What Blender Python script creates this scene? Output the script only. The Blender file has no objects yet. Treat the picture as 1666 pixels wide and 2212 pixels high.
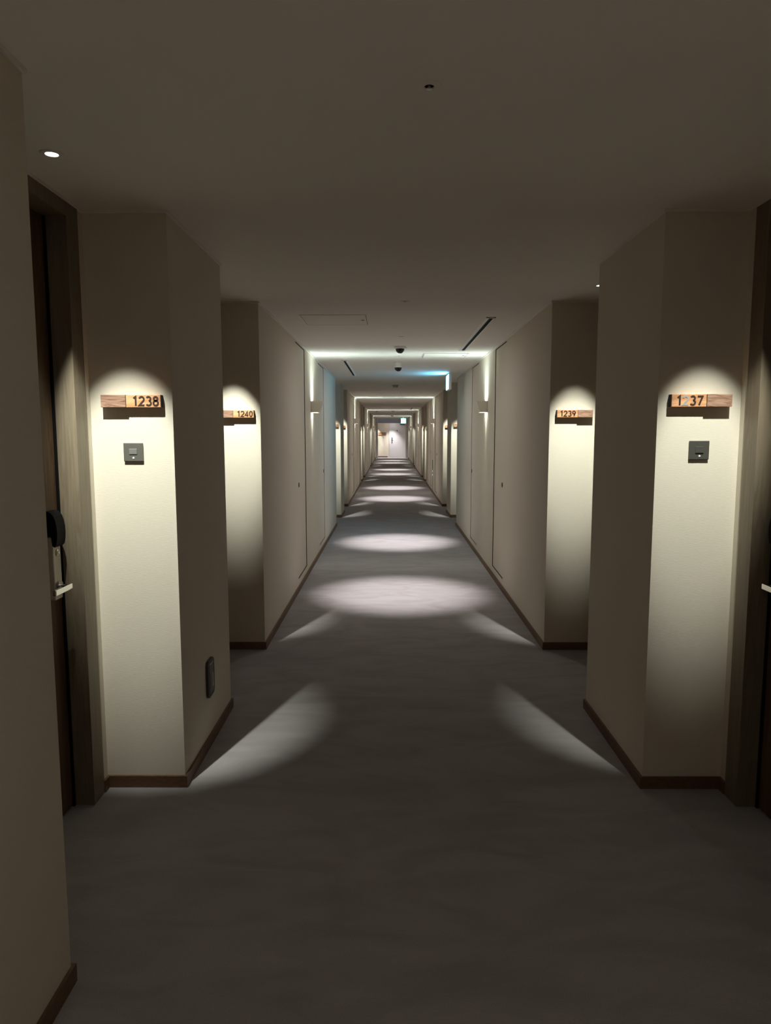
import bpy, bmesh, math, random
from mathutils import Vector, Matrix

C = bpy.context.scene.collection
S = bpy.context.scene
PI = math.pi
random.seed(7)

# ------------------------------------------------------------------ camera
cam_data = bpy.data.cameras.new('camera')
cam_data.sensor_fit = 'VERTICAL'
cam_data.sensor_height = 36.0
cam_data.lens = 1522.15 / 2212 * 36.0
cam_data.clip_start = 0.02
cam = bpy.data.objects.new('camera', cam_data)
C.objects.link(cam)
cam.location = (0, 0, 1.5246)
cam.rotation_euler = (PI / 2 - 0.112, 0.0008, 0.0068)
S.camera = cam

# ------------------------------------------------------------------ world, exposure
w = bpy.data.worlds.new('world')
S.world = w
w.use_nodes = True
w.node_tree.nodes['Background'].inputs[0].default_value = (0.9, 0.8, 0.65, 1)
w.node_tree.nodes['Background'].inputs[1].default_value = 0.0
S.view_settings.view_transform = 'Standard'
S.view_settings.look = 'None'
S.view_settings.gamma = 1
S.view_settings.use_curve_mapping = False
S.view_settings.exposure = 0.0
S.cycles.max_bounces = 12
S.cycles.diffuse_bounces = 9
S.cycles.glossy_bounces = 4
S.cycles.sample_clamp_indirect = 4.0
S.cycles.use_denoising = True

# lamp strengths (W) and colours
ALCOVE_W = 218.0
BEHIND_SPOT_W = 190.0               # lamps behind the camera
BEHIND_UP_W = 2.0
SKIRT = 0.05                     # stray light of the pinhole spots
GLOW = 8.0                        # radiance of the sconce diffusers
SPOT_W = 440.0
SCONCE_UP_W = 8.5
SCONCE_DOWN_W = 7.5
WARM = (0.955, 1.0, 0.90)
COOL = (1.0, 0.97, 0.97)
SCONCE_COL = (0.80, 1.0, 0.98)

# ------------------------------------------------------------------ corridor plan
H = 2.4
XL, XR = -0.8885, 1.0862
XM = (XL + XR) / 2
DEEP = 0.336                      # depth of the door alcoves
P = 9.75                          # one bay of the corridor
A1, A2, B1, B2 = 1.80, 2.90, 3.78, 4.855
Y0, YEND = -4.0, 44.1
PORTAL = 42.95


def side_x(s, d):
    """x of a point d metres outside the corridor face (d < 0: inside the corridor); s = -1 left, 1 right"""
    return XL - d if s < 0 else XR + d


# ------------------------------------------------------------------ materials
def mat(name, col, rough=0.6, metal=0.0, bump=None, tint=0.0, scale=(1, 1, 1), emit=None, emit_s=0.0, coord='Object', detail=4.0, spec=0.5, bump_d=0.002):
    m = bpy.data.materials.new(name)
    m.use_nodes = True
    nt = m.node_tree
    b = nt.nodes['Principled BSDF']
    b.inputs['Base Color'].default_value = (*col, 1)
    b.inputs['Roughness'].default_value = rough
    b.inputs['Metallic'].default_value = metal
    b.inputs['Specular IOR Level'].default_value = spec
    if emit:
        b.inputs['Emission Color'].default_value = (*emit, 1)
        b.inputs['Emission Strength'].default_value = emit_s
    if tint or bump:
        tc = nt.nodes.new('ShaderNodeTexCoord')
        mp = nt.nodes.new('ShaderNodeMapping')
        mp.inputs['Scale'].default_value = scale
        nz = nt.nodes.new('ShaderNodeTexNoise')
        nz.inputs['Scale'].default_value = 1.0
        nz.inputs['Detail'].default_value = detail
        nt.links.new(tc.outputs[coord], mp.inputs[0])
        nt.links.new(mp.outputs[0], nz.inputs['Vector'])
        if tint:
            r = nt.nodes.new('ShaderNodeMixRGB')
            r.inputs[1].default_value = (*[c * (1 - tint) for c in col], 1)
            r.inputs[2].default_value = (*[min(1, c * (1 + tint)) for c in col], 1)
            nt.links.new(nz.outputs['Fac'], r.inputs[0])
            nt.links.new(r.outputs[0], b.inputs['Base Color'])
        if bump:
            bp = nt.nodes.new('ShaderNodeBump')
            bp.inputs['Strength'].default_value = bump
            bp.inputs['Distance'].default_value = bump_d
            nt.links.new(nz.outputs['Fac'], bp.inputs['Height'])
            nt.links.new(bp.outputs[0], b.inputs['Normal'])
    return m


def wood(name, light, dark, scale=(6, 60, 60), rough=0.5, dist=3.0):
    """grain lines running along local x, bent by noise"""
    m = bpy.data.materials.new(name)
    m.use_nodes = True
    nt = m.node_tree
    b = nt.nodes['Principled BSDF']
    b.inputs['Roughness'].default_value = rough
    tc = nt.nodes.new('ShaderNodeTexCoord')
    mp = nt.nodes.new('ShaderNodeMapping')
    mp.inputs['Scale'].default_value = scale
    wv = nt.nodes.new('ShaderNodeTexNoise')
    wv.inputs['Scale'].default_value = 1.0
    wv.inputs['Detail'].default_value = 5.0
    wv.inputs['Distortion'].default_value = dist
    rp = nt.nodes.new('ShaderNodeValToRGB')
    rp.color_ramp.elements[0].position = 0.33
    rp.color_ramp.elements[0].color = (*dark, 1)
    rp.color_ramp.elements[1].position = 0.62
    rp.color_ramp.elements[1].color = (*light, 1)
    nt.links.new(tc.outputs['Object'], mp.inputs[0])
    nt.links.new(mp.outputs[0], wv.inputs['Vector'])
    nt.links.new(wv.outputs['Fac'], rp.inputs[0])
    nt.links.new(rp.outputs[0], b.inputs['Base Color'])
    return m


M = {}
M['wall'] = mat('woven_wallpaper', (0.66, 0.60, 0.50), 0.85, bump=0.3, tint=0.06, scale=(50, 50, 420), spec=0.2, bump_d=0.0012)
M['ceiling'] = mat('ceiling_paint', (0.80, 0.765, 0.70), 0.9, bump=0.15, tint=0.02, scale=(40, 40, 40), spec=0.15)
M['trim'] = mat('cream_trim', (0.75, 0.72, 0.66), 0.6)
M['base'] = wood('brown_baseboard', (0.16, 0.085, 0.04), (0.10, 0.05, 0.024), (14, 14, 60))
M['door'] = wood('dark_door_wood', (0.13, 0.075, 0.036), (0.07, 0.036, 0.017), (30, 30, 2.2), 0.45)
M['frame'] = wood('dark_frame_wood', (0.20, 0.16, 0.11), (0.155, 0.12, 0.08), (30, 30, 2.2), 0.5)
M['oak'] = wood('pale_oak', (0.66, 0.345, 0.175), (0.46, 0.21, 0.095), (9, 60, 85), 0.5, 1.0)
M['walnut'] = wood('grey_brown_plank', (0.36, 0.215, 0.145), (0.15, 0.075, 0.045), (7, 60, 55), 0.55, 3.2)
M['ink'] = mat('dark_numeral', (0.035, 0.018, 0.01), 0.5)
M['worn'] = mat('worn_grey_numeral', (0.50, 0.47, 0.46), 0.35, 0.4)
M['joint'] = mat('dark_joint', (0.03, 0.02, 0.015), 0.8)
M['plate'] = mat('grey_bronze_plate', (0.14, 0.135, 0.115), 0.4, 0.3)
M['plate_dark'] = mat('dark_bronze_plate', (0.085, 0.083, 0.07), 0.4, 0.3)
M['button'] = mat('grey_button', (0.20, 0.20, 0.185), 0.3, 0.2)
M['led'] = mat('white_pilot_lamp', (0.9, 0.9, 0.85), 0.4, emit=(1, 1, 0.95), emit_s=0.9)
M['black'] = mat('black_plastic', (0.005, 0.005, 0.006), 0.6, spec=0.1)
M['void'] = mat('black_void', (0.004, 0.004, 0.004), 0.9, spec=0.1)
M['steel'] = mat('satin_steel', (0.62, 0.60, 0.56), 0.28, 1.0)
M['chrome'] = mat('chrome', (0.85, 0.85, 0.83), 0.12, 1.0)
M['lockplate'] = mat('nickel_plate', (0.66, 0.61, 0.50), 0.4, 0.15)
M['white'] = mat('white_enamel', (0.78, 0.77, 0.74), 0.45)
M['alu'] = mat('aluminium_rim', (0.72, 0.72, 0.71), 0.3, 0.6)
M['sconce'] = mat('cream_plaster_shade', (0.72, 0.66, 0.56), 0.7)
M['glow'] = mat('sconce_diffuser', (0.9, 0.9, 0.9), 0.5, emit=(1.0, 0.99, 0.92), emit_s=GLOW)
M['lens'] = mat('lit_lens', (0.9, 0.9, 0.9), 0.3, emit=(1.0, 0.99, 0.93), emit_s=6.0)
M['dome'] = mat('smoked_dome', (0.006, 0.006, 0.008), 0.06, spec=0.6)
M['detector'] = mat('grey_detector', (0.34, 0.33, 0.30), 0.6)
M['enddoor'] = mat('pale_grey_door', (0.60, 0.585, 0.58), 0.5)
M['portal'] = mat('pale_portal_paint', (0.60, 0.60, 0.62), 0.5)
M['header'] = mat('pale_blue_header_paint', (0.50, 0.57, 0.76), 0.5)  # exit sign's blue spill put into the header colour
M['exit_blue'] = mat('exit_face_near', (0.2, 0.6, 0.8), 0.4, emit=(0.14, 0.62, 1.0), emit_s=28.0)
M['exit_green'] = mat('exit_face_far', (0.3, 0.8, 0.7), 0.4, emit=(0.22, 1.0, 0.88), emit_s=7.0)
M['exit_white'] = mat('exit_pictogram', (0.9, 1.0, 0.97), 0.4, emit=(0.8, 1.0, 0.96), emit_s=7.0)
M['bronze'] = mat('dark_socket_cover', (0.06, 0.055, 0.05), 0.35, 0.4)


def carpet():
    m = bpy.data.materials.new('taupe_carpet')
    m.use_nodes = True
    nt = m.node_tree
    b = nt.nodes['Principled BSDF']
    b.inputs['Roughness'].default_value = 0.95
    b.inputs['Specular IOR Level'].default_value = 0.1
    tc = nt.nodes.new('ShaderNodeTexCoord')

    def noise(scale, detail, dist=0.0):
        mp = nt.nodes.new('ShaderNodeMapping')
        mp.inputs['Scale'].default_value = scale
        n = nt.nodes.new('ShaderNodeTexNoise')
        n.inputs['Scale'].default_value = 1
        n.inputs['Detail'].default_value = detail
        n.inputs['Distortion'].default_value = dist
        nt.links.new(tc.outputs['Object'], mp.inputs[0])
        nt.links.new(mp.outputs[0], n.inputs['Vector'])
        return n
    pile = noise((260, 260, 260), 3)
    nap = noise((2.2, 5.0, 1), 5, 1.2)          # brushed patches of the pile
    mix = nt.nodes.new('ShaderNodeValToRGB')
    mix.color_ramp.elements[0].position = 0.3
    mix.color_ramp.elements[0].color = (0.365, 0.335, 0.335, 1)
    mix.color_ramp.elements[1].position = 0.62
    mix.color_ramp.elements[1].color = (0.44, 0.405, 0.405, 1)
    nt.links.new(nap.outputs['Fac'], mix.inputs[0])
    mul = nt.nodes.new('ShaderNodeMixRGB')
    mul.blend_type = 'MULTIPLY'
    mul.inputs[0].default_value = 0.35
    nt.links.new(mix.outputs[0], mul.inputs[1])
    nt.links.new(pile.outputs['Fac'], mul.inputs[2])
    nt.links.new(mul.outputs[0], b.inputs['Base Color'])
    add = nt.nodes.new('ShaderNodeMath')
    add.operation = 'ADD'
    nt.links.new(pile.outputs['Fac'], add.inputs[0])
    nt.links.new(nap.outputs['Fac'], add.inputs[1])
    bp = nt.nodes.new('ShaderNodeBump')
    bp.inputs['Strength'].default_value = 0.5
    bp.inputs['Distance'].default_value = 0.004
    nt.links.new(add.outputs[0], bp.inputs['Height'])
    nt.links.new(bp.outputs[0], b.inputs['Normal'])
    return m


M['carpet'] = carpet()


# ------------------------------------------------------------------ mesh helpers
class MB:
    def __init__(self):
        self.bm = bmesh.new()

    def box(self, a, b, bevel=0.0):
        x0, x1 = sorted((a[0], b[0]))
        y0, y1 = sorted((a[1], b[1]))
        z0, z1 = sorted((a[2], b[2]))
        v = [self.bm.verts.new(p) for p in ((x0, y0, z0), (x1, y0, z0), (x1, y1, z0), (x0, y1, z0), (x0, y0, z1), (x1, y0, z1), (x1, y1, z1), (x0, y1, z1))]
        fs = [self.bm.faces.new([v[i] for i in q]) for q in ((3, 2, 1, 0), (4, 5, 6, 7), (0, 1, 5, 4), (1, 2, 6, 5), (2, 3, 7, 6), (3, 0, 4, 7))]
        if bevel:
            es = list({e for f in fs for e in f.edges})
            bmesh.ops.bevel(self.bm, geom=es, offset=bevel, segments=2, profile=0.5, affect='EDGES')
        return self

    def prism(self, pts, ext):
        """closed polygon pts (3-D) extruded along ext"""
        a = [self.bm.verts.new(p) for p in pts]
        b = [self.bm.verts.new(Vector(p) + Vector(ext)) for p in pts]
        n = len(pts)
        self.bm.faces.new(a[::-1])
        self.bm.faces.new(b)
        for i in range(n):
            self.bm.faces.new((a[i], a[(i + 1) % n], b[(i + 1) % n], b[i]))
        return self

    def lathe(self, prof, n=32, at=(0, 0, 0), axis='z'):
        """prof: (r, h) pairs; ends with r = 0 close to a point"""
        rings = []
        for r, h in prof:
            if r <= 1e-6:
                rings.append([self._p(0, 0, h, at, axis)])
            else:
                rings.append([self._p(r * math.cos(2 * PI * i / n), r * math.sin(2 * PI * i / n), h, at, axis) for i in range(n)])
        for A, B in zip(rings, rings[1:]):
            for i in range(n):
                j = (i + 1) % n
                if len(A) == 1 and len(B) == 1:
                    continue
                if len(A) == 1:
                    self.bm.faces.new((A[0], B[j], B[i]))
                elif len(B) == 1:
                    self.bm.faces.new((A[i], A[j], B[0]))
                else:
                    self.bm.faces.new((A[i], A[j], B[j], B[i]))
        return self

    def _p(self, x, y, h, at, axis):
        q = {'z': (x, y, h), 'y': (x, h, y), 'x': (h, x, y)}[axis]
        return self.bm.verts.new((q[0] + at[0], q[1] + at[1], q[2] + at[2]))

    def mesh(self, name, material, smooth=False):
        bmesh.ops.recalc_face_normals(self.bm, faces=self.bm.faces[:])
        me = bpy.data.meshes.new(name)
        self.bm.to_mesh(me)
        self.bm.free()
        me.materials.append(M[material] if isinstance(material, str) else material)
        if smooth:
            for p in me.polygons:
                p.use_smooth = True
            try:
                me.set_sharp_from_angle(angle=0.7)
            except Exception:
                pass
        return me

    def build(self, name, material, parent=None, smooth=False):
        return link(name, self.mesh(name, material, smooth), parent)


def link(name, me, parent=None, loc=None, rot=None):
    o = bpy.data.objects.new(name, me)
    C.objects.link(o)
    if parent is not None:
        o.parent = parent
    if loc is not None:
        o.location = loc
    if rot is not None:
        o.rotation_euler = rot
    return o


def thing(name, label, cat, loc=(0, 0, 0), group=None, rotz=0.0, kind=None):
    o = bpy.data.objects.new(name, None)
    C.objects.link(o)
    o.location = loc
    o.rotation_euler = (0, 0, rotz)
    o.empty_display_size = 0.05
    if label:
        o['label'] = label
    if cat:
        o['category'] = cat
    if group:
        o['group'] = group
    if kind:
        o['kind'] = kind
    return o


def struct(name, mb, material, parent=None):
    o = mb.build(name, material, parent)
    if parent is None:
        o['kind'] = 'structure'
    return o


def math_ops(nt):
    def op(o, a, b=None, c=None):
        n = nt.nodes.new('ShaderNodeMath')
        n.operation = o
        for i, v in enumerate((a, b, c)):
            if v is None:
                continue
            if isinstance(v, (int, float)):
                n.inputs[i].default_value = v
            else:
                nt.links.new(v, n.inputs[i])
        return n.outputs[0]
    return op


def washer_light(name, parent, loc, watts, col, tilt, half, edge, low, soft, skirt=0.0):
    """a wall washer lamp: a cone tilted towards +y, its lens throwing more light down than up (like an IES profile)"""
    d = bpy.data.lights.new(name, 'POINT')
    d.energy = watts
    d.color = col
    d.shadow_soft_size = soft
    d.use_nodes = True
    nt = d.node_tree
    em = nt.nodes['Emission']
    tc = nt.nodes.new('ShaderNodeTexCoord')
    sp = nt.nodes.new('ShaderNodeSeparateXYZ')
    nt.links.new(tc.outputs['Normal'], sp.inputs[0])
    op = math_ops(nt)
    a = math.radians(tilt)
    dot = op('ADD', op('MULTIPLY', sp.outputs[1], math.sin(a)), op('MULTIPLY', sp.outputs[2], -math.cos(a)))
    c0, c1 = math.cos(math.radians(half)), math.cos(math.radians(half - edge))
    t = op('MAXIMUM', op('MINIMUM', op('DIVIDE', op('SUBTRACT', dot, c0), c1 - c0), 1.0), 0.0)
    sm = op('MULTIPLY', op('MULTIPLY', t, t), op('SUBTRACT', 3.0, op('MULTIPLY', t, 2.0)))
    cz = op('MULTIPLY', sp.outputs[2], -1.0)
    u = op('MAXIMUM', op('MINIMUM', op('DIVIDE', op('SUBTRACT', cz, 0.77), 0.18), 1.0), 0.0)
    wgt = op('ADD', low, op('MULTIPLY', u, 1.0 - low))
    spill = op('MULTIPLY', op('MAXIMUM', cz, 0.0), skirt)
    nt.links.new(op('ADD', op('MULTIPLY', sm, wgt), spill), em.inputs['Strength'])
    o = bpy.data.objects.new(name, d)
    C.objects.link(o)
    o.parent = parent
    o.location = loc
    return o


def fan_light(name, parent, loc, watts, col, up, q0, tail, p, xmax, soft=0.012):
    """a lamp with the beam of a wall washer: wide across the corridor (x), narrow along it (y)"""
    d = bpy.data.lights.new(name, 'POINT')
    d.energy = watts
    d.color = col
    d.shadow_soft_size = soft
    d.use_nodes = True
    nt = d.node_tree
    em = nt.nodes['Emission']
    tc = nt.nodes.new('ShaderNodeTexCoord')
    sp = nt.nodes.new('ShaderNodeSeparateXYZ')
    nt.links.new(tc.outputs['Normal'], sp.inputs[0])

    op = math_ops(nt)
    z = op('MULTIPLY', sp.outputs[2], up)
    zc = op('MAXIMUM', z, 0.08)
    q = op('DIVIDE', sp.outputs[1], zc)
    g = op('EXPONENT', op('MULTIPLY', op('MULTIPLY', q, q), -1.0 / (q0 * q0)))
    q2 = op('EXPONENT', op('MULTIPLY', op('ABSOLUTE', q), -0.6))
    prof = op('ADD', g, op('MULTIPLY', q2, tail))
    xz = op('SQRT', op('ADD', op('MULTIPLY', z, z), op('MULTIPLY', sp.outputs[0], sp.outputs[0])))
    ca = op('MAXIMUM', op('DIVIDE', z, xz), 0.15)
    lat = op('POWER', ca, -p)
    on = op('GREATER_THAN', z, 0.0)
    soft_e = op('MINIMUM', op('MULTIPLY', op('MAXIMUM', z, 0.0), xmax), 1.0)
    nt.links.new(op('MULTIPLY', op('MULTIPLY', prof, lat), op('MULTIPLY', on, soft_e)), em.inputs['Strength'])
    o = bpy.data.objects.new(name, d)
    C.objects.link(o)
    o.parent = parent
    o.location = loc
    return o


# ------------------------------------------------------------------ room shell
struct('floor', MB().box((XL - 1.2, Y0 - 0.3, -0.12), (XR + 1.2, YEND + 0.4, 0.0)), 'carpet')
struct('ceiling', MB().box((XL - 1.2, Y0 - 0.3, H), (XR + 1.2, YEND + 0.4, H + 0.12)), 'ceiling')

D1, D2 = 2.745, 1.92              # door opening in the first alcove: latch side, hinge side
JAMB = 0.1
HEAD = 2.335
SERV = ((6.72, 7.41, 1), (8.79, 9.48, -1))    # flush service doors of a bay: y from, y to
SZ0, SZ1 = 0.118, 2.37
GAP = 0.006
OUT = 0.62


def alcove_list():
    r = []
    for k in range(0, 5):
        r.append((A1 + P * k, A2 + P * k, k, 0))
        if k < 4:
            r.append((B1 + P * k, B2 + P * k, k, 1))
    return r


ALC = alcove_list()


def wall(s):
    m = MB()

    def bx(d0, d1, y0, y1, z0, z1):
        m.box((side_x(s, d0), y0, z0), (side_x(s, d1), y1, z1))
    y = Y0
    spans = []
    for a, b, k, i in ALC:
        spans.append((y, a))
        y = b
    spans.append((y, PORTAL + 0.15))
    for a, b in spans:
        cuts = [(q0 + P * k, q1 + P * k) for k in range(4) for q0, q1, _ in SERV if a < q0 + P * k < b]
        yy = a
        for c0, c1 in cuts:
            bx(0, OUT, yy, c0 - GAP, 0, H)
            bx(0, OUT, c0 - GAP, c1 + GAP, 0, SZ0 - GAP)
            bx(0, OUT, c0 - GAP, c1 + GAP, SZ1 + GAP, H)
            bx(0.045, OUT, c0 - GAP, c1 + GAP, SZ0 - GAP, SZ1 + GAP)
            yy = c1 + GAP
        bx(0, OUT, yy, b, 0, H)
    for a, b, k, i in ALC:
        o1 = a + (D1 - A1) + JAMB
        o0 = a + (D2 - A1) - JAMB
        bx(DEEP, OUT, a, o0, 0, H)
        bx(DEEP, OUT, o1, b, 0, H)
        bx(DEEP + 0.14, OUT, o0, o1, 0, H)
    bx(DEEP, OUT, PORTAL + 0.15, YEND, 0, H)
    return m


struct('wall_left', wall(-1), 'wall')
struct('wall_right', wall(1), 'wall')
struct('wall_back', MB().box((XL - 0.62, Y0 - 0.15, 0), (XR + 0.62, Y0, H)), 'wall')
struct('wall_end', MB().box((XL - 0.62, YEND, 0), (XR + 0.62, YEND + 0.15, H)), 'wall')


def runs(s, h0, h1, th, m, gap_doors):
    """a strip th thick following the wall of side s, all corners included"""
    y = Y0
    for a, b, k, i in ALC + [(PORTAL, None, 9, 0)]:
        m.box((side_x(s, 0), y - (th if y > Y0 else 0), h0), (side_x(s, -th), a + (th if b else 0), h1))
        if b is None:
            break
        m.box((side_x(s, 0), b, h0), (side_x(s, DEEP), b - th, h1))            # return wall seen from the camera
        m.box((side_x(s, 0), a, h0), (side_x(s, DEEP), a + th, h1))
        o1 = a + (D1 - A1) + JAMB
        o0 = a + (D2 - A1) - JAMB
        if gap_doors:
            m.box((side_x(s, DEEP), o1 + 0.001, h0), (side_x(s, DEEP - th), b - th, h1))
        else:
            m.box((side_x(s, DEEP), a + th, h0), (side_x(s, DEEP - th), b - th, h1))
        y = b
    return m


for i, s in enumerate((-1, 1)):
    nm = ('left', 'right')[i]
    struct('baseboard_' + nm, runs(s, 0.0, 0.052, 0.011, MB(), True), 'base')
    struct('trim_%d' % (i + 1), runs(s, H - 0.012, H, 0.009, MB(), False), 'trim')
struct('baseboard_end', MB().box((XL - DEEP, YEND - 0.012, 0), (-0.17, YEND, 0.07)), 'base')

# ------------------------------------------------------------------ guest room doors in the alcoves
cache = {}


def cached(key, fn):
    if key not in cache:
        cache[key] = fn()
    return cache[key]


n_door = 0


def guest_door(s, a):
    """local frame: x grows out of the corridor into the room, y along the corridor; mirrored by s"""
    global n_door
    n_door += 1
    t = thing('door_%d' % n_door, None, None, (side_x(s, DEEP), a, 0), kind='structure')
    X = lambda d: d * s
    h, l = D2 - A1, D1 - A1
    k = ('door', s)

    def part(name, material, fn, parent=t, smooth=False):
        return link(name, cached((k, name, fn.__code__.co_firstlineno), lambda: fn(MB()).mesh(name, material, smooth)), parent)
    part('jamb', 'frame', lambda m: m.box((X(-0.006), l, 0), (X(0.13), l + JAMB, H - 0.001)))
    part('jamb', 'frame', lambda m: m.box((X(-0.006), h - JAMB, 0), (X(0.13), h, H - 0.001)))
    part('head', 'frame', lambda m: m.box((X(-0.006), h, HEAD), (X(0.13), l, H - 0.001)))
    leaf = part('leaf', 'door', lambda m: m.box((X(0.080), h + 0.003, 0.008), (X(0.122), l - 0.003, HEAD - 0.003)))
    part('gasket', 'black', lambda m: m.box((X(0.072), l - 0.012, 0.0), (X(0.082), l - 0.0005, HEAD - 0.001)))  # black strip stands for the shadow gap between leaf and jamb
    part('lock_plate', 'lockplate', lambda m: m.box((X(0.080), l - 0.108, 0.885), (X(0.058), l - 0.046, 1.13), 0.004), leaf)
    part('card_reader', 'black', lambda m: m.prism([(X(d), l - 0.112, z) for d, z in ((0.080, 1.138), (0.062, 1.136), (0.058, 1.098), (0.050, 1.092), (0.043, 1.100), (0.039, 1.120), (0.037, 1.145), (0.038, 1.170), (0.042, 1.193), (0.048, 1.210), (0.057, 1.222), (0.068, 1.228), (0.080, 1.229))], (0, 0.07, 0)), leaf)
    part('keyhole', 'steel', lambda m: m.lathe([(0.013, 0.0), (0.013, 0.004), (0.009, 0.006), (0.0, 0.005)], 20, (0, 0, 0), 'x'), leaf).location = (X(0.058) - s * 0.006 if s > 0 else X(0.058), l - 0.077, 1.068)
    lev = part('lever', 'chrome', lambda m: m.box((X(0.022), l - 0.205, 0.925), (X(0.008), l - 0.068, 0.947), 0.003), leaf)
    part('lever_neck', 'chrome', lambda m: m.box((X(0.060), l - 0.090, 0.928), (X(0.020), l - 0.070, 0.944), 0.003), lev)
    part('strike_rose', 'steel', lambda m: m.lathe([(0.0, 0.0), (0.021, 0.0), (0.021, 0.006), (0.0, 0.006)], 24, (0, 0, 0), 'x'), leaf).location = (X(0.055), l - 0.079, 0.936)
    return t


for a, b, k, i in ALC:
    for s in (-1, 1):
        if k <= 1:
            guest_door(s, a)
        else:
            # far bays: the door is edge-on and tiny; leaf and frame only
            n_door += 1
            t = thing('door_%d' % n_door, None, None, (side_x(s, DEEP), a, 0), kind='structure')
            h, l = D2 - A1, D1 - A1
            for nm, mt, q in (('leaf', 'door', ((0.08, h, 0.008), (0.122, l, HEAD))), ('jamb', 'frame', ((-0.006, l, 0), (0.13, l + JAMB, H - 0.001))), ('jamb', 'frame', ((-0.006, h - JAMB, 0), (0.13, h, H - 0.001))), ('head', 'frame', ((-0.006, h, HEAD), (0.13, l, H - 0.001)))):
                link(nm, cached(('far', s, q), lambda: MB().box((q[0][0] * s, q[0][1], q[0][2]), (q[1][0] * s, q[1][1], q[1][2])).mesh(nm, mt)), t)

# ------------------------------------------------------------------ flush service doors in the long walls
for k in range(4):
    for s in (-1, 1):
        for y0, y1, hinge in SERV:
            n_door += 1
            t = thing('door_%d' % n_door, None, None, (side_x(s, 0), y0 + P * k, 0), kind='structure')
            wd = y1 - y0
            rc = 0.007 if hinge == 1 else 0.004
            link('leaf', cached(('sleaf', s, hinge), lambda: MB().box((rc * s, 0.0, SZ0), (0.04 * s, wd, SZ1), 0.0015).mesh('leaf', 'wall')), t)
            link('gasket', cached(('sgask', s), lambda: MB().box((0.001 * s, wd + 0.0005, SZ0 - GAP), (0.042 * s, wd + GAP, SZ1 + GAP)).box((0.001 * s, -GAP, SZ0 - GAP), (0.042 * s, -0.0005, SZ1 + GAP)).box((0.001 * s, 0, SZ1 + 0.0005), (0.042 * s, wd, SZ1 + GAP)).box((0.001 * s, 0, SZ0 - GAP), (0.042 * s, wd, SZ0 - 0.0005)).mesh('gasket', 'joint')), t)  # dark strips draw the shade in the reveal around the leaf
            ky = 0.15 if hinge == 1 else wd - 0.06
            kb = link('knob', cached('sknob', lambda: MB().lathe([(0.0, -0.001), (0.024, -0.001), (0.024, 0.004), (0.017, 0.007), (0.0, 0.005)], 20, (0, 0, 0), 'x').mesh('knob', 'bronze', True)), t, (rc * s, ky, 1.018))
            kb.rotation_euler = (0, 0, PI if s > 0 else 0)


# ------------------------------------------------------------------ room number signs
def arc(cx, cy, rx, ry, a0, a1, n=12):
    return [(cx + rx * math.cos(math.radians(a0 + (a1 - a0) * i / n)), cy + ry * math.sin(math.radians(a0 + (a1 - a0) * i / n))) for i in range(n + 1)]


DIG = {
    '0': [arc(.31, .5, .25, .46, 90, 450, 20)],
    '1': [[(.14, .80), (.38, .96), (.38, .0)]],
    '2': [arc(.31, .70, .25, .26, 165, -35, 12) + [(.05, .04), (.60, .04)]],
    '3': [arc(.30, .73, .22, .23, 150, -80, 10) + arc(.30, .27, .26, .24, 80, -150, 12)],
    '4': [[(.44, .0), (.44, .96), (.03, .26), (.64, .26)]],
    '5': [[(.55, .96), (.14, .96), (.10, .56)] + arc(.30, .31, .26, .28, 120, -150, 12)],
    '6': [[(.46, .98), (.12, .48)] + arc(.31, .27, .25, .25, 150, 510, 16)],
    '7': [[(.04, .94), (.58, .94), (.22, .0)]],
    '8': [arc(.31, .74, .20, .21, -90, 270, 16), arc(.31, .27, .25, .26, 90, 450, 18)],
    '9': [arc(.31, .70, .24, .25, -30, 330, 16), [(.545, .62), (.30, .0)]],
}


def digit_mesh(ch, hgt, mt):
    m = MB()
    hw = 0.096
    for pl in DIG[ch]:
        pts = [Vector((x, z)) for x, z in pl]
        n = len(pts)
        closed = (pts[0] - pts[-1]).length < 1e-4
        L, R = [], []
        for i in range(n):
            if closed and i in (0, n - 1):
                a, b = pts[n - 2], pts[1]
                d0 = d1 = (b - a).normalized()
            else:
                d0 = (pts[i] - pts[i - 1]).normalized() if i > 0 else (pts[1] - pts[0]).normalized()
                d1 = (pts[i + 1] - pts[i]).normalized() if i < n - 1 else d0
            t = (d0 + d1)
            t = t.normalized() if t.length > 1e-4 else d0
            nn = Vector((-t.y, t.x))
            sc = hw / max(0.45, nn.dot(Vector((-d0.y, d0.x))))
            L.append(pts[i] + nn * sc)
            R.append(pts[i] - nn * sc)
        vs = []
        for p, q in zip(L, R):
            vs.append([m.bm.verts.new((v.x * hgt, y, v.y * hgt)) for v, y in ((p, -0.0012), (q, -0.0012), (p, 0.0005), (q, 0.0005))])
        for A, B in zip(vs, vs[1:]):
            m.bm.faces.new((A[0], A[1], B[1], B[0]))
            m.bm.faces.new((A[0], B[0], B[2], A[2]))
            m.bm.faces.new((A[1], A[3], B[3], B[1]))
        if not closed:
            m.bm.faces.new((vs[0][0], vs[0][2], vs[0][3], vs[0][1]))
            m.bm.faces.new((vs[-1][0], vs[-1][1], vs[-1][3], vs[-1][2]))
    return m.mesh('numeral', mt)


NB_W, PK_W, SG_H, NB_D, PK_D = 0.140, 0.100, 0.050, 0.029, 0.035
SIGN_Z = 1.6275


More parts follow.
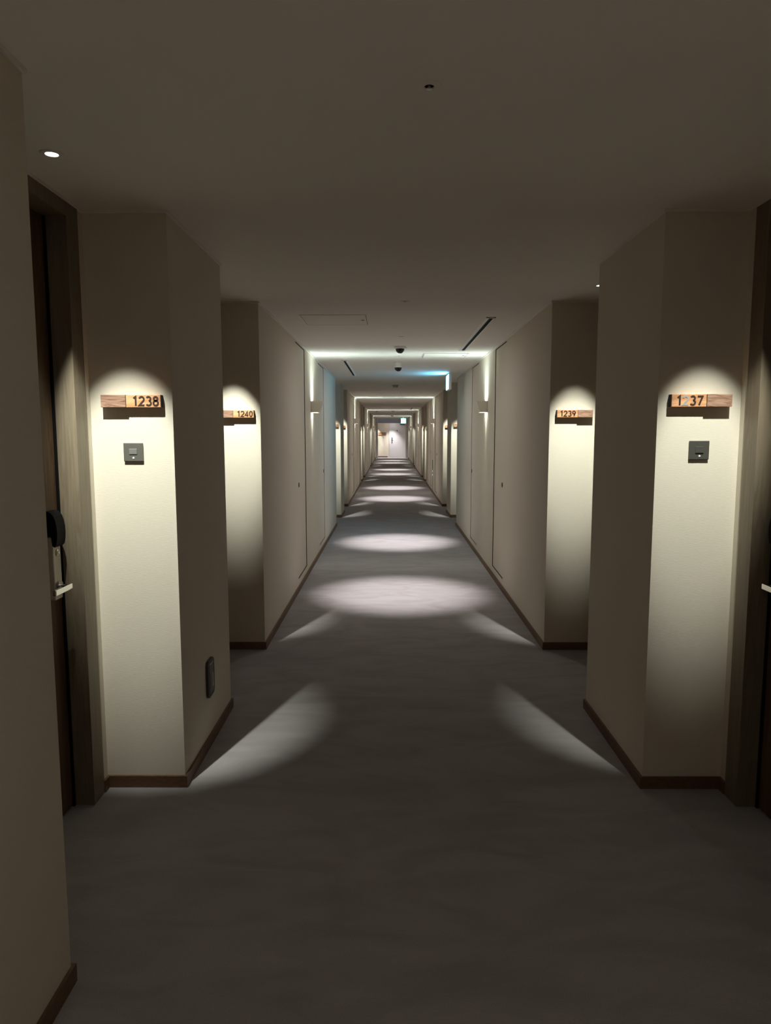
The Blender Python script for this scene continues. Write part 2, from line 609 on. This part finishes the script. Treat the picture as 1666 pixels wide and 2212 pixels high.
def room_sign(s, y, number, label, digits=True):
    # number block on the corridor side, dark plank on the door side
    xi = side_x(s, 0.040 if s < 0 else 0.045)
    t = thing('room_sign', label, 'sign', (xi, y, SIGN_Z), 'room number signs along the corridor')
    if s < 0:
        nb0, nb1, pk0, pk1 = -NB_W, 0.0, -NB_W - PK_W, -NB_W
    else:
        nb0, nb1, pk0, pk1 = 0.0, NB_W, NB_W, NB_W + PK_W
    nb = link('number_block', cached(('nb', s), lambda: MB().box((nb0, -NB_D, 0), (nb1, 0, SG_H), 0.001).mesh('number_block', 'oak')), t)
    link('plank', cached(('pk', s), lambda: MB().box((pk0, -PK_D, 0), (pk1, 0, SG_H), 0.001).mesh('plank', 'walnut')), t)
    link('end_cap', cached(('cap', s), lambda: MB().box((0.0005 if s < 0 else -0.0005, -NB_D + 0.001, 0.0005), (0.002 if s < 0 else -0.002, 0, SG_H - 0.0005)).mesh('end_cap', 'joint')), t)
    jx = -NB_W if s < 0 else NB_W
    link('joint', cached(('jt', s), lambda: MB().box((jx - 0.0009, -NB_D - 0.0004, 0.0006), (jx + 0.0009, -NB_D + 0.002, SG_H - 0.0006)).mesh('joint', 'joint')), nb)
    if digits:
        hgt = 0.037
        x = nb0 + (0.026 if s < 0 else 0.018)
        for i, ch in enumerate(number):
            worn = number == '1237' and i == 1
            o = link('numeral', cached(('dig', ch, worn), lambda: digit_mesh(ch, hgt, 'worn' if worn else 'ink')), nb, (x, -NB_D, 0.0065))
            if worn:
                o['label'] = 'worn grey numeral'
            x += 0.0265 if ch == '1' else 0.0285
    return t


ORD = {1: 'second', 2: 'third', 3: 'fourth'}
for k in range(4):
    for s, base in ((-1, 1238), (1, 1237)):
        for i, yy in enumerate((A2, B2)):
            num = str(base + 2 * i + 4 * k)
            sd = 'left' if s < 0 else 'right'
            pl = ('front', 'rear')[i]
            if k == 0:
                lb = {('1238'): 'wooden room sign 1238 above the grey doorbell, nearest on the left wall',
                      ('1240'): 'wooden room sign 1240 half hidden behind the near left column',
                      ('1237'): 'wooden room sign 1237 with a faded grey 2, nearest on the right',
                      ('1239'): 'wooden room sign 1239 on the right, further back with no doorbell below'}[num]
            else:
                lb = 'small wooden room sign %s on the %s, %s sign of the %s pair of alcoves' % (num, sd, pl, ORD[k])
            room_sign(s, yy + P * k, num, lb, k <= 1)

# ------------------------------------------------------------------ doorbell plates below the two nearest signs
for s, x0, x1, z0, z1, pm, lb in ((-1, -1.094, -1.015, 1.409, 1.484, 'plate', 'square grey doorbell plate with a raised button under sign 1238'),
                                  (1, 1.220, 1.300, 1.415, 1.491, 'plate_dark', 'square dark doorbell plate with a flat slotted button under sign 1237')):
    t = thing('doorbell', lb, 'doorbell', ((x0 + x1) / 2, A2, (z0 + z1) / 2), 'doorbells beside the doors')
    hw, hh = (x1 - x0) / 2, (z1 - z0) / 2
    MB().box((-hw, -0.010, -hh), (hw, 0, hh), 0.002).build('plate', pm, t)
    if s < 0:
        MB().box((-0.0165, -0.0125, -0.010), (0.0165, -0.009, 0.014), 0.002).build('button', 'button', t)
    else:
        MB().box((-0.017, -0.0115, -0.012), (0.017, -0.009, 0.013), 0.0005).build('button', 'plate_dark', t)
        MB().box((-0.016, -0.0122, -0.0135), (0.016, -0.009, -0.0105)).build('slot', 'void', t)
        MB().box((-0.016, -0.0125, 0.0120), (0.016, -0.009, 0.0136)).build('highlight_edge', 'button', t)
    MB().lathe([(0.0, 0.0), (0.0035, 0.0), (0.003, -0.0025), (0.0, -0.003)], 16, (0.001, -0.0098, -0.0235), 'y').build('pilot_lamp', 'led', t)


# ------------------------------------------------------------------ recessed downlights over the alcoves
def ring_mesh(r0, r1, nm, mt, drop=0.004):
    return MB().lathe([(r0, 0.0), (r0 + 0.0015, -drop), (r1 - 0.002, -drop), (r1, 0.0)], 32).mesh(nm, mt, True)


def alcove_light(s, y, label, tilt, half, watts, edge=7.5, low=0.5):
    d = 0.178 if low > 0.3 else 0.166
    t = thing('downlight', label, 'light', (side_x(s, d), y, H), 'downlights over the door alcoves')
    link('trim_ring', cached('dl_ring', lambda: ring_mesh(0.019, 0.036, 'trim_ring', 'white')), t)
    link('lens', cached('dl_lens', lambda: MB().lathe([(0.0, -0.0012), (0.0195, -0.0012), (0.0195, 0.0), (0.0, 0.0)], 28).mesh('lens', 'lens')), t)
    washer_light('beam', t, (0, 0, -0.012), watts, WARM, tilt, half, edge, low, 0.012)
    return t


for k in range(4):
    for i, yy in enumerate((A2 - 0.576, B2 - 0.511)):
        for s in (-1, 1):
            sd = 'left' if s < 0 else 'right'
            tilt, half, wt = 27.5, 16.6, ALCOVE_W
            if k == 0 and i == 0 and s < 0:
                lb = 'bright recessed ceiling spot above the nearest left door'
            elif k == 0 and i == 1 and s > 0:
                lb = 'recessed ceiling spot glinting past the near right column edge'
                tilt, half = 28.0, 15.5
            else:
                lb = 'recessed ceiling spot over the %s left-hand alcove of the %s pair' % (('front', 'rear')[i], {0: 'first', **ORD}[k])
                if s > 0:
                    lb = lb.replace('left-hand', 'right-hand')
            if k == 0 and i == 0 and s > 0:
                tilt, half, wt = 29.5, 15.0, ALCOVE_W * 0.72
            if k == 0 and i == 1 and s < 0:
                tilt, half = 29.0, 14.8
            alcove_light(s, yy + P * k, lb, tilt, half, wt, low=0.25 if (k, i, s) == (0, 1, 1) else 0.5)
for s in (-1, 1):
    alcove_light(s, A2 + 4 * P - 0.576, 'recessed ceiling spot over the last %s-hand alcove before the end door' % ('left' if s < 0 else 'right'), 27.5, 16.6, ALCOVE_W)
alcove_light(-1, YEND - 0.62, 'recessed ceiling spot lighting the panel beside the end door', 28, 17, ALCOVE_W).location.x = -0.83


# ------------------------------------------------------------------ pinhole ceiling spots along the middle
def pinhole(y, label, watts=SPOT_W, size=44):
    t = thing('ceiling_spot', label, 'light', (XM, y, H), 'pinhole spots along the ceiling centre')
    link('trim_ring', cached('ph_ring', lambda: ring_mesh(0.024, 0.034, 'trim_ring', 'white', 0.003)), t)
    link('baffle', cached('ph_baf', lambda: MB().lathe([(0.0, -0.0008), (0.0245, -0.0008), (0.0245, 0.0), (0.0, 0.0)], 28).mesh('baffle', 'detector')), t)
    washer_light('beam', t, (0, 0, -0.01), watts, COOL, 0.0, size / 2, size / 3.2, 1.0, 0.01, SKIRT)
    return t


for k in range(-1, 4):
    for i, yy in enumerate((6.60, 9.80)):
        y = yy + P * k
        if k < 0:
            lb = 'pinhole ceiling spot behind the camera, %s one' % ('farther', 'nearer')[i]
        elif k == 0:
            lb = ('pinhole ceiling spot with two glints just before the first dome camera', 'pinhole ceiling spot hidden just behind the second dome camera')[i]
        else:
            lb = 'pinhole ceiling spot %s the %s pair of wall sconces' % (('just before', 'just beyond')[i], ORD[k])
        pinhole(y, lb, BEHIND_SPOT_W if k < 0 else SPOT_W * (0.85 if (k, i) == (0, 0) else 1.0))
pinhole(43.5, 'pinhole ceiling spot beyond the portal in front of the end door', SPOT_W * 0.8, 80)


# ------------------------------------------------------------------ wall sconces
def sconce(s, y, label, up_w=SCONCE_UP_W):
    """wedge-shaped shade: deeper at the top, open above and below"""
    wd, hz, dt, db, th = 0.125, 0.125, 0.122, 0.078, 0.007
    zb = 1.752
    t = thing('wall_sconce', label, 'wall light', (side_x(s, 0), y, zb), 'wedge-shaped wall sconces')
    X = lambda d: -d * s
    k = ('sc', s)

    def part(name, material, fn, parent=t):
        return link(name, cached((k, name, fn.__code__.co_firstlineno), lambda: fn(MB()).mesh(name, material)), parent)
    part('back_plate', 'sconce', lambda m: m.box((0, -wd, 0.004), (X(0.006), wd, hz - 0.01)))
    part('front_panel', 'sconce', lambda m: m.prism([(X(db), -wd, 0), (X(dt), -wd, hz), (X(dt - th), -wd, hz), (X(db - th), -wd, 0)], (0, 2 * wd, 0)))
    for q in (-1, 1):
        fn = lambda m, q=q: m.prism([(0, q * wd, 0), (X(db - th), q * wd, 0), (X(dt - th), q * wd, hz), (0, q * wd, hz)], (0, -q * th, 0))
        link('side_panel', cached((k, 'side', q), lambda: fn(MB()).mesh('side_panel', 'sconce')), t)
    part('lower_diffuser', 'glow', lambda m: m.box((X(0.012), -wd + th, 0.003), (X(db - th - 0.001), wd - th, 0.007)))
    part('upper_diffuser', 'glow', lambda m: m.box((X(0.008), -wd + th, hz - 0.03), (X(dt - th - 0.014), wd - th, hz - 0.026)))
    fan_light('up_beam', t, (X(0.055), 0, hz + 0.004), up_w, SCONCE_COL, 1, 0.75, 0.5, 1.5, 4.0)
    fan_light('down_beam', t, (X(0.030), 0, -0.006), SCONCE_DOWN_W, WARM, -1, 0.25, 0.22, 0.0, 1.5)
    return t


SY = 8.07
for k in range(-1, 4):
    for s in (-1, 1):
        sd = 'left' if s < 0 else 'right'
        if k < 0:
            lb = 'wedge wall sconce on the %s wall behind the camera' % sd
        elif k == 0:
            lb = 'large cream wedge sconce glowing up the %s wall, nearest of its row' % sd
        else:
            lb = 'cream wedge sconce on the %s wall, %s from the camera' % (sd, ORD[k])
        sconce(s, SY + P * k, lb, BEHIND_UP_W if k < 0 else SCONCE_UP_W)


# ------------------------------------------------------------------ sprinklers, detectors and cameras on the ceiling
def sprinkler(y, label, x=XM):
    t = thing('sprinkler', label, 'sprinkler', (x, y, H), 'ceiling sprinklers')
    link('flange', cached('sp_fl', lambda: ring_mesh(0.0115, 0.032, 'flange', 'ceiling', 0.003)), t)
    link('recess', cached('sp_re', lambda: MB().lathe([(0.0, -0.0006), (0.012, -0.0006), (0.012, 0.0), (0.0, 0.0)], 24).mesh('recess', 'void')), t)
    link('deflector', cached('sp_de', lambda: MB().lathe([(0.0, -0.009), (0.006, -0.009), (0.008, -0.0075), (0.0035, -0.006), (0.003, 0.0), (0.0, 0.0)], 20).mesh('deflector', 'alu', True)), t)


sprinkler(1.90, 'small recessed sprinkler head in the near ceiling, closest to the camera')
sprinkler(4.85, 'small recessed sprinkler head on the ceiling between the near columns')
sprinkler(8.20, 'small sprinkler head on the ceiling between the two dome cameras')
sprinkler(14.5, 'tiny sprinkler head on the ceiling just past the grey smoke detector')
sprinkler(16.0, 'tiny sprinkler on the ceiling left of centre near the middle hatch', -0.20)

t = thing('dome_camera', 'black dome camera flush on a round white ceiling plate, nearer one', 'camera', (XM, 7.36, H))
MB().lathe([(0.0, -0.016), (0.066, -0.016), (0.078, -0.012), (0.085, 0.0), (0.0, 0.0)], 36).build('base_plate', 'white', t, True)
MB().lathe([(0.047, -0.014), (0.046, -0.030), (0.040, -0.048), (0.028, -0.060), (0.013, -0.066), (0.0, -0.067)], 32).build('dome', 'dome', t, True)
MB().lathe([(0.046, -0.014), (0.050, -0.016), (0.050, -0.022), (0.0465, -0.024)], 32).build('dome_ring', 'chrome', t, True)
t = thing('dome_camera', 'black dome camera hanging from a white ceiling cylinder, farther one', 'camera', (XM, 8.93, H))
MB().lathe([(0.0, -0.066), (0.040, -0.066), (0.043, -0.062), (0.043, -0.006), (0.055, -0.004), (0.055, 0.0), (0.0, 0.0)], 32).build('housing', 'white', t, True)
MB().lathe([(0.046, -0.062), (0.046, -0.072), (0.042, -0.090), (0.030, -0.106), (0.014, -0.114), (0.0, -0.115)], 32).build('dome', 'dome', t, True)
MB().lathe([(0.044, -0.060), (0.048, -0.062), (0.048, -0.068), (0.0455, -0.070)], 32).build('dome_ring', 'chrome', t, True)
t = thing('smoke_detector', 'dark grey smoke detector on the ceiling beyond the edge-on exit sign', 'detector', (XM - 0.005, 13.2, H))
MB().lathe([(0.0, -0.042), (0.034, -0.042), (0.044, -0.036), (0.050, -0.018), (0.060, -0.012), (0.060, 0.0), (0.0, 0.0)], 32).build('body', 'detector', t, True)
MB().lathe([(0.0, -0.056), (0.022, -0.054), (0.026, -0.042), (0.0, -0.040)], 24).build('sensor_cap', 'white', t, True)
for y, lb in ((28.6, 'tiny dark dome on the ceiling beyond the third sconces'), (36.2, 'tiny dark dome on the ceiling just before the far exit sign')):
    t = thing('smoke_detector', lb, 'detector', (XM, y, H))
    MB().lathe([(0.0, -0.06), (0.05, -0.05), (0.075, -0.02), (0.08, 0.0), (0.0, 0.0)], 24).build('body', 'detector', t, True)
    MB().lathe([(0.0, -0.075), (0.022, -0.07), (0.026, -0.055), (0.0, -0.05)], 20).build('sensor_cap', 'bronze', t, True)


# ------------------------------------------------------------------ ceiling access hatches
def hatch(x0, x1, y0, y1, label):
    t = thing('ceiling_hatch', label, 'hatch', ((x0 + x1) / 2, (y0 + y1) / 2, H), 'access hatches in the ceiling')
    a, b = (x1 - x0) / 2, (y1 - y0) / 2
    MB().box((-a + 0.012, -b + 0.012, -0.003), (a - 0.012, b - 0.012, 0.0)).build('panel', 'ceiling', t)
    g = 0.008
    MB().box((-a + g - 0.001, -b + g - 0.001, -0.0012), (a - g + 0.001, b - g + 0.001, 0.0)).build('joint', 'joint', t)
    for u0, v0, u1, v1 in ((-a, -b, a, -b + g), (-a, b - g, a, b), (-a, -b + g, -a + g, b - g), (a - g, -b + g, a, b - g)):
        MB().box((u0, v0, -0.0035), (u1, v1, 0.0)).build('frame_bar', 'alu' if u1 <= -a + g + 1e-6 else 'ceiling', t)
    MB().lathe([(0.0, -0.005), (0.012, -0.005), (0.014, -0.003), (0.0, -0.002)], 16, (a - 0.04, 0, 0)).build('latch', 'bronze', t)


hatch(-0.685, -0.175, 5.38, 5.87, 'square access hatch in the ceiling at left, in front of the sconces')
hatch(0.367, 0.872, 7.97, 8.40, 'square access hatch in the ceiling by the right sconce beam')
hatch(-0.16, 0.325, 17.05, 17.85, 'access hatch in the middle of the ceiling near the second sconces')


# ------------------------------------------------------------------ linear air diffusers
def diffuser(x0, x1, y0, y1, label):
    t = thing('air_diffuser', label, 'vent', ((x0 + x1) / 2, (y0 + y1) / 2, H), 'linear air diffusers in the ceiling')
    a, b = (x1 - x0) / 2, (y1 - y0) / 2
    MB().box((-a + 0.01, -b + 0.01, -0.001), (a - 0.01, b - 0.01, 0.0)).build('slot', 'void', t)
    for q in (-1, 1):
        MB().prism([(q * a, -b, 0), (q * (a - 0.018), -b, 0), (q * (a - 0.021), -b, -0.010), (q * (a - 0.004), -b, -0.006)], (0, 2 * b, 0)).build('rim', 'white', t)
        MB().box((-a, q * b, -0.008), (a, q * (b - 0.014), 0)).build('end_bar', 'white', t)
    MB().box((-0.004, -b + 0.014, -0.004), (0.004, b - 0.014, 0)).build('blade', 'black', t)
    MB().box((-a + 0.012, b * 0.28, -0.006), (a - 0.012, b * 0.28 + 0.02, 0)).build('bridge', 'black', t)


diffuser(0.733, 0.806, 5.51, 7.66, 'long slot air diffuser on the ceiling at right, before the sconce')
diffuser(-0.592, -0.522, 8.70, 11.0, 'long slot air diffuser on the ceiling at left, beyond the sconce')
diffuser(0.733, 0.806, 5.51 + 2 * P, 7.66 + 2 * P, 'far slot air diffuser on the ceiling at right, before the third sconces')
diffuser(-0.592, -0.522, 8.70 + 2 * P, 11.0 + 2 * P, 'far slot air diffuser on the ceiling at left, beyond the third sconces')

# ------------------------------------------------------------------ exit signs
t = thing('exit_sign', 'glowing blue exit sign seen edge-on under the ceiling at right', 'exit sign', (0.868, 10.62, H))
MB().box((-0.018, -0.22, -0.245), (0.022, 0.22, -0.022), 0.003).build('housing', 'white', t)
MB().box((-0.006, -0.05, -0.024), (0.010, 0.05, 0.0)).build('bracket', 'white', t)
MB().box((-0.0215, -0.208, -0.236), (-0.0175, 0.208, -0.031)).build('face', 'exit_blue', t)


def runner(parent, flip=1.0, k=1.0):
    """running figure and doorway, on the x-z plane at y = 0"""
    m = MB()
    m.lathe([(0.0, -0.002), (0.017 * k, -0.002), (0.017 * k, 0.0), (0.0, 0.0)], 16, (0.012 * k, 0, 0.070 * k), 'y')
    for pts in ([(.004, .052), (.022, .046), (.004, .0), (-.016, .006)], [(.022, .046), (.052, .034), (.056, .018), (.016, .032)], [(.002, .050), (-.032, .040), (-.044, .014), (-.036, .012), (-.024, .030), (.004, .036)],
                [(.004, .0), (.030, -.018), (.026, -.060), (.014, -.060), (.016, -.024), (-.010, -.006)], [(-.012, .008), (-.022, -.034), (-.060, -.040), (-.060, -.050), (-.012, -.044), (.0, .0)]):
        m.prism([(x * k * flip, -0.002, z * k) for x, z in pts], (0, 0.002, 0))
    return m.build('runner', 'exit_white', parent)


t = thing('exit_sign', 'square green exit sign facing the camera before the end door', 'exit sign', (0.725, 39.3, H))
MB().box((-0.14, 0.0, -0.36), (0.14, 0.05, -0.085), 0.004).build('housing', 'white', t)
MB().box((-0.03, 0.015, -0.09), (0.03, 0.035, 0.0)).build('bracket', 'white', t)
f = MB().box((-0.130, -0.003, -0.350), (0.130, 0.002, -0.095)).build('face', 'exit_green', t)
r = runner(f, 1, 1.5)
r.location = (-0.02, -0.003, -0.228)
MB().box((0.085, -0.005, -0.335), (0.118, -0.003, -0.110)).build('doorway', 'exit_white', f)

# ------------------------------------------------------------------ socket cover on the near left column, chip in the wallpaper
t = thing('socket_cover', 'dark rounded socket cover low on the near left column', 'socket', (XL, 3.335, 0.335))
bm = MB()
pts = []
for cx, cz, a0 in ((0.035, 0.066, 0), (-0.035, 0.066, 90), (-0.035, -0.066, 180), (0.035, -0.066, 270)):
    for i in range(6):
        a = math.radians(a0 + 18 * i)
        pts.append((0.0, cx + 0.025 * math.cos(a), cz + 0.025 * math.sin(a)))
bm.prism(pts, (0.012, 0, 0)).build('rim', 'bronze', t)
MB().box((0.011, -0.036, -0.072), (0.0145, 0.036, 0.072), 0.002).build('flap', 'button', t)
MB().box((0.014, 0.012, -0.05), (0.0155, 0.024, 0.02)).build('highlight_strip', 'alu', t)

t = thing('wall_fitting', 'slim dark vertical fitting with two bright studs low on right wall', 'wall fitting', (XR, 18.06, 0.0))
MB().box((-0.010, -0.03, 0.60), (0.0, 0.03, 0.84), 0.003).build('grip', 'bronze', t)
MB().box((-0.004, -0.03, 0.054), (0.0, 0.0, 0.60)).build('seam_strip', 'bronze', t)
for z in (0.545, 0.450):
    MB().lathe([(0.0, -0.012), (0.016, -0.010), (0.022, 0.0), (0.0, 0.0)], 16, (0, 0, z), 'x').build('stud', 'led', t)  # emission on the studs stands in for their glints

# ------------------------------------------------------------------ the end of the corridor
m = MB()
m.box((XL, PORTAL, 0), (XL + 0.115, PORTAL + 0.12, 2.115))
m.box((XR - 0.145, PORTAL, 0), (XR, PORTAL + 0.12, 2.115))
struct('wall_portal', m, 'portal')
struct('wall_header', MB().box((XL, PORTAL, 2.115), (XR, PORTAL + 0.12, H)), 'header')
m = MB()
m.box((XL + 0.100, PORTAL - 0.012, 0), (XL + 0.145, PORTAL + 0.0, H - 0.012))
m.box((XL + 0.145, PORTAL - 0.012, 2.095), (XR - 0.16, PORTAL, 2.125))
m.box((XL + 0.145, PORTAL - 0.012, H - 0.03), (XR - 0.16, PORTAL, H - 0.012))
m.box((XR - 0.16, PORTAL - 0.012, 0), (XR - 0.125, PORTAL, H - 0.012))
struct('trim_3', m, 'white')

n_door += 1
t = thing('door_%d' % n_door, None, None, (0, YEND, 0), kind='structure')
MB().box((-0.015, -0.035, 0.01), (0.925, 0.0, 2.12), 0.002).build('leaf', 'enddoor', t)
MB().box((-0.075, -0.05, 0), (-0.02, 0.0, 2.18)).build('jamb', 'enddoor', t)
MB().box((0.93, -0.05, 0), (0.985, 0.0, 2.18)).build('jamb', 'enddoor', t)
MB().box((-0.02, -0.05, 2.125), (0.93, 0.0, 2.18)).build('head', 'enddoor', t)
hb = MB().box((0.078, -0.045, 0.87), (0.125, -0.034, 1.25), 0.003).build('handle_plate', 'bronze', t)
MB().box((0.075, -0.085, 1.14), (0.165, -0.070, 1.165), 0.003).build('lever', 'bronze', hb)
MB().box((0.090, -0.072, 1.143), (0.108, -0.044, 1.162), 0.002).build('lever_neck', 'bronze', hb)
MB().lathe([(0.0, -0.045), (0.03, -0.042), (0.035, -0.034), (0.0, -0.034)], 16, (0.425, 0, 1.655), 'y').build('viewer', 'bronze', t)
MB().box((0.60, -0.085, 2.00), (0.90, -0.034, 2.07), 0.004).build('closer', 'plate', t)

t = thing('wall_sign', 'brown wooden sign on the end wall beside the grey door', 'sign', (-0.50, YEND, 1.385))
MB().box((-0.24, -0.03, 0), (0.24, 0, 0.16), 0.003).build('board', 'walnut', t)
MB().box((-0.24, -0.036, 0.0), (0.02, -0.029, 0.07), 0.002).build('inlay', 'oak', t)  # paler piece added as the lamp-lit lower left of the board
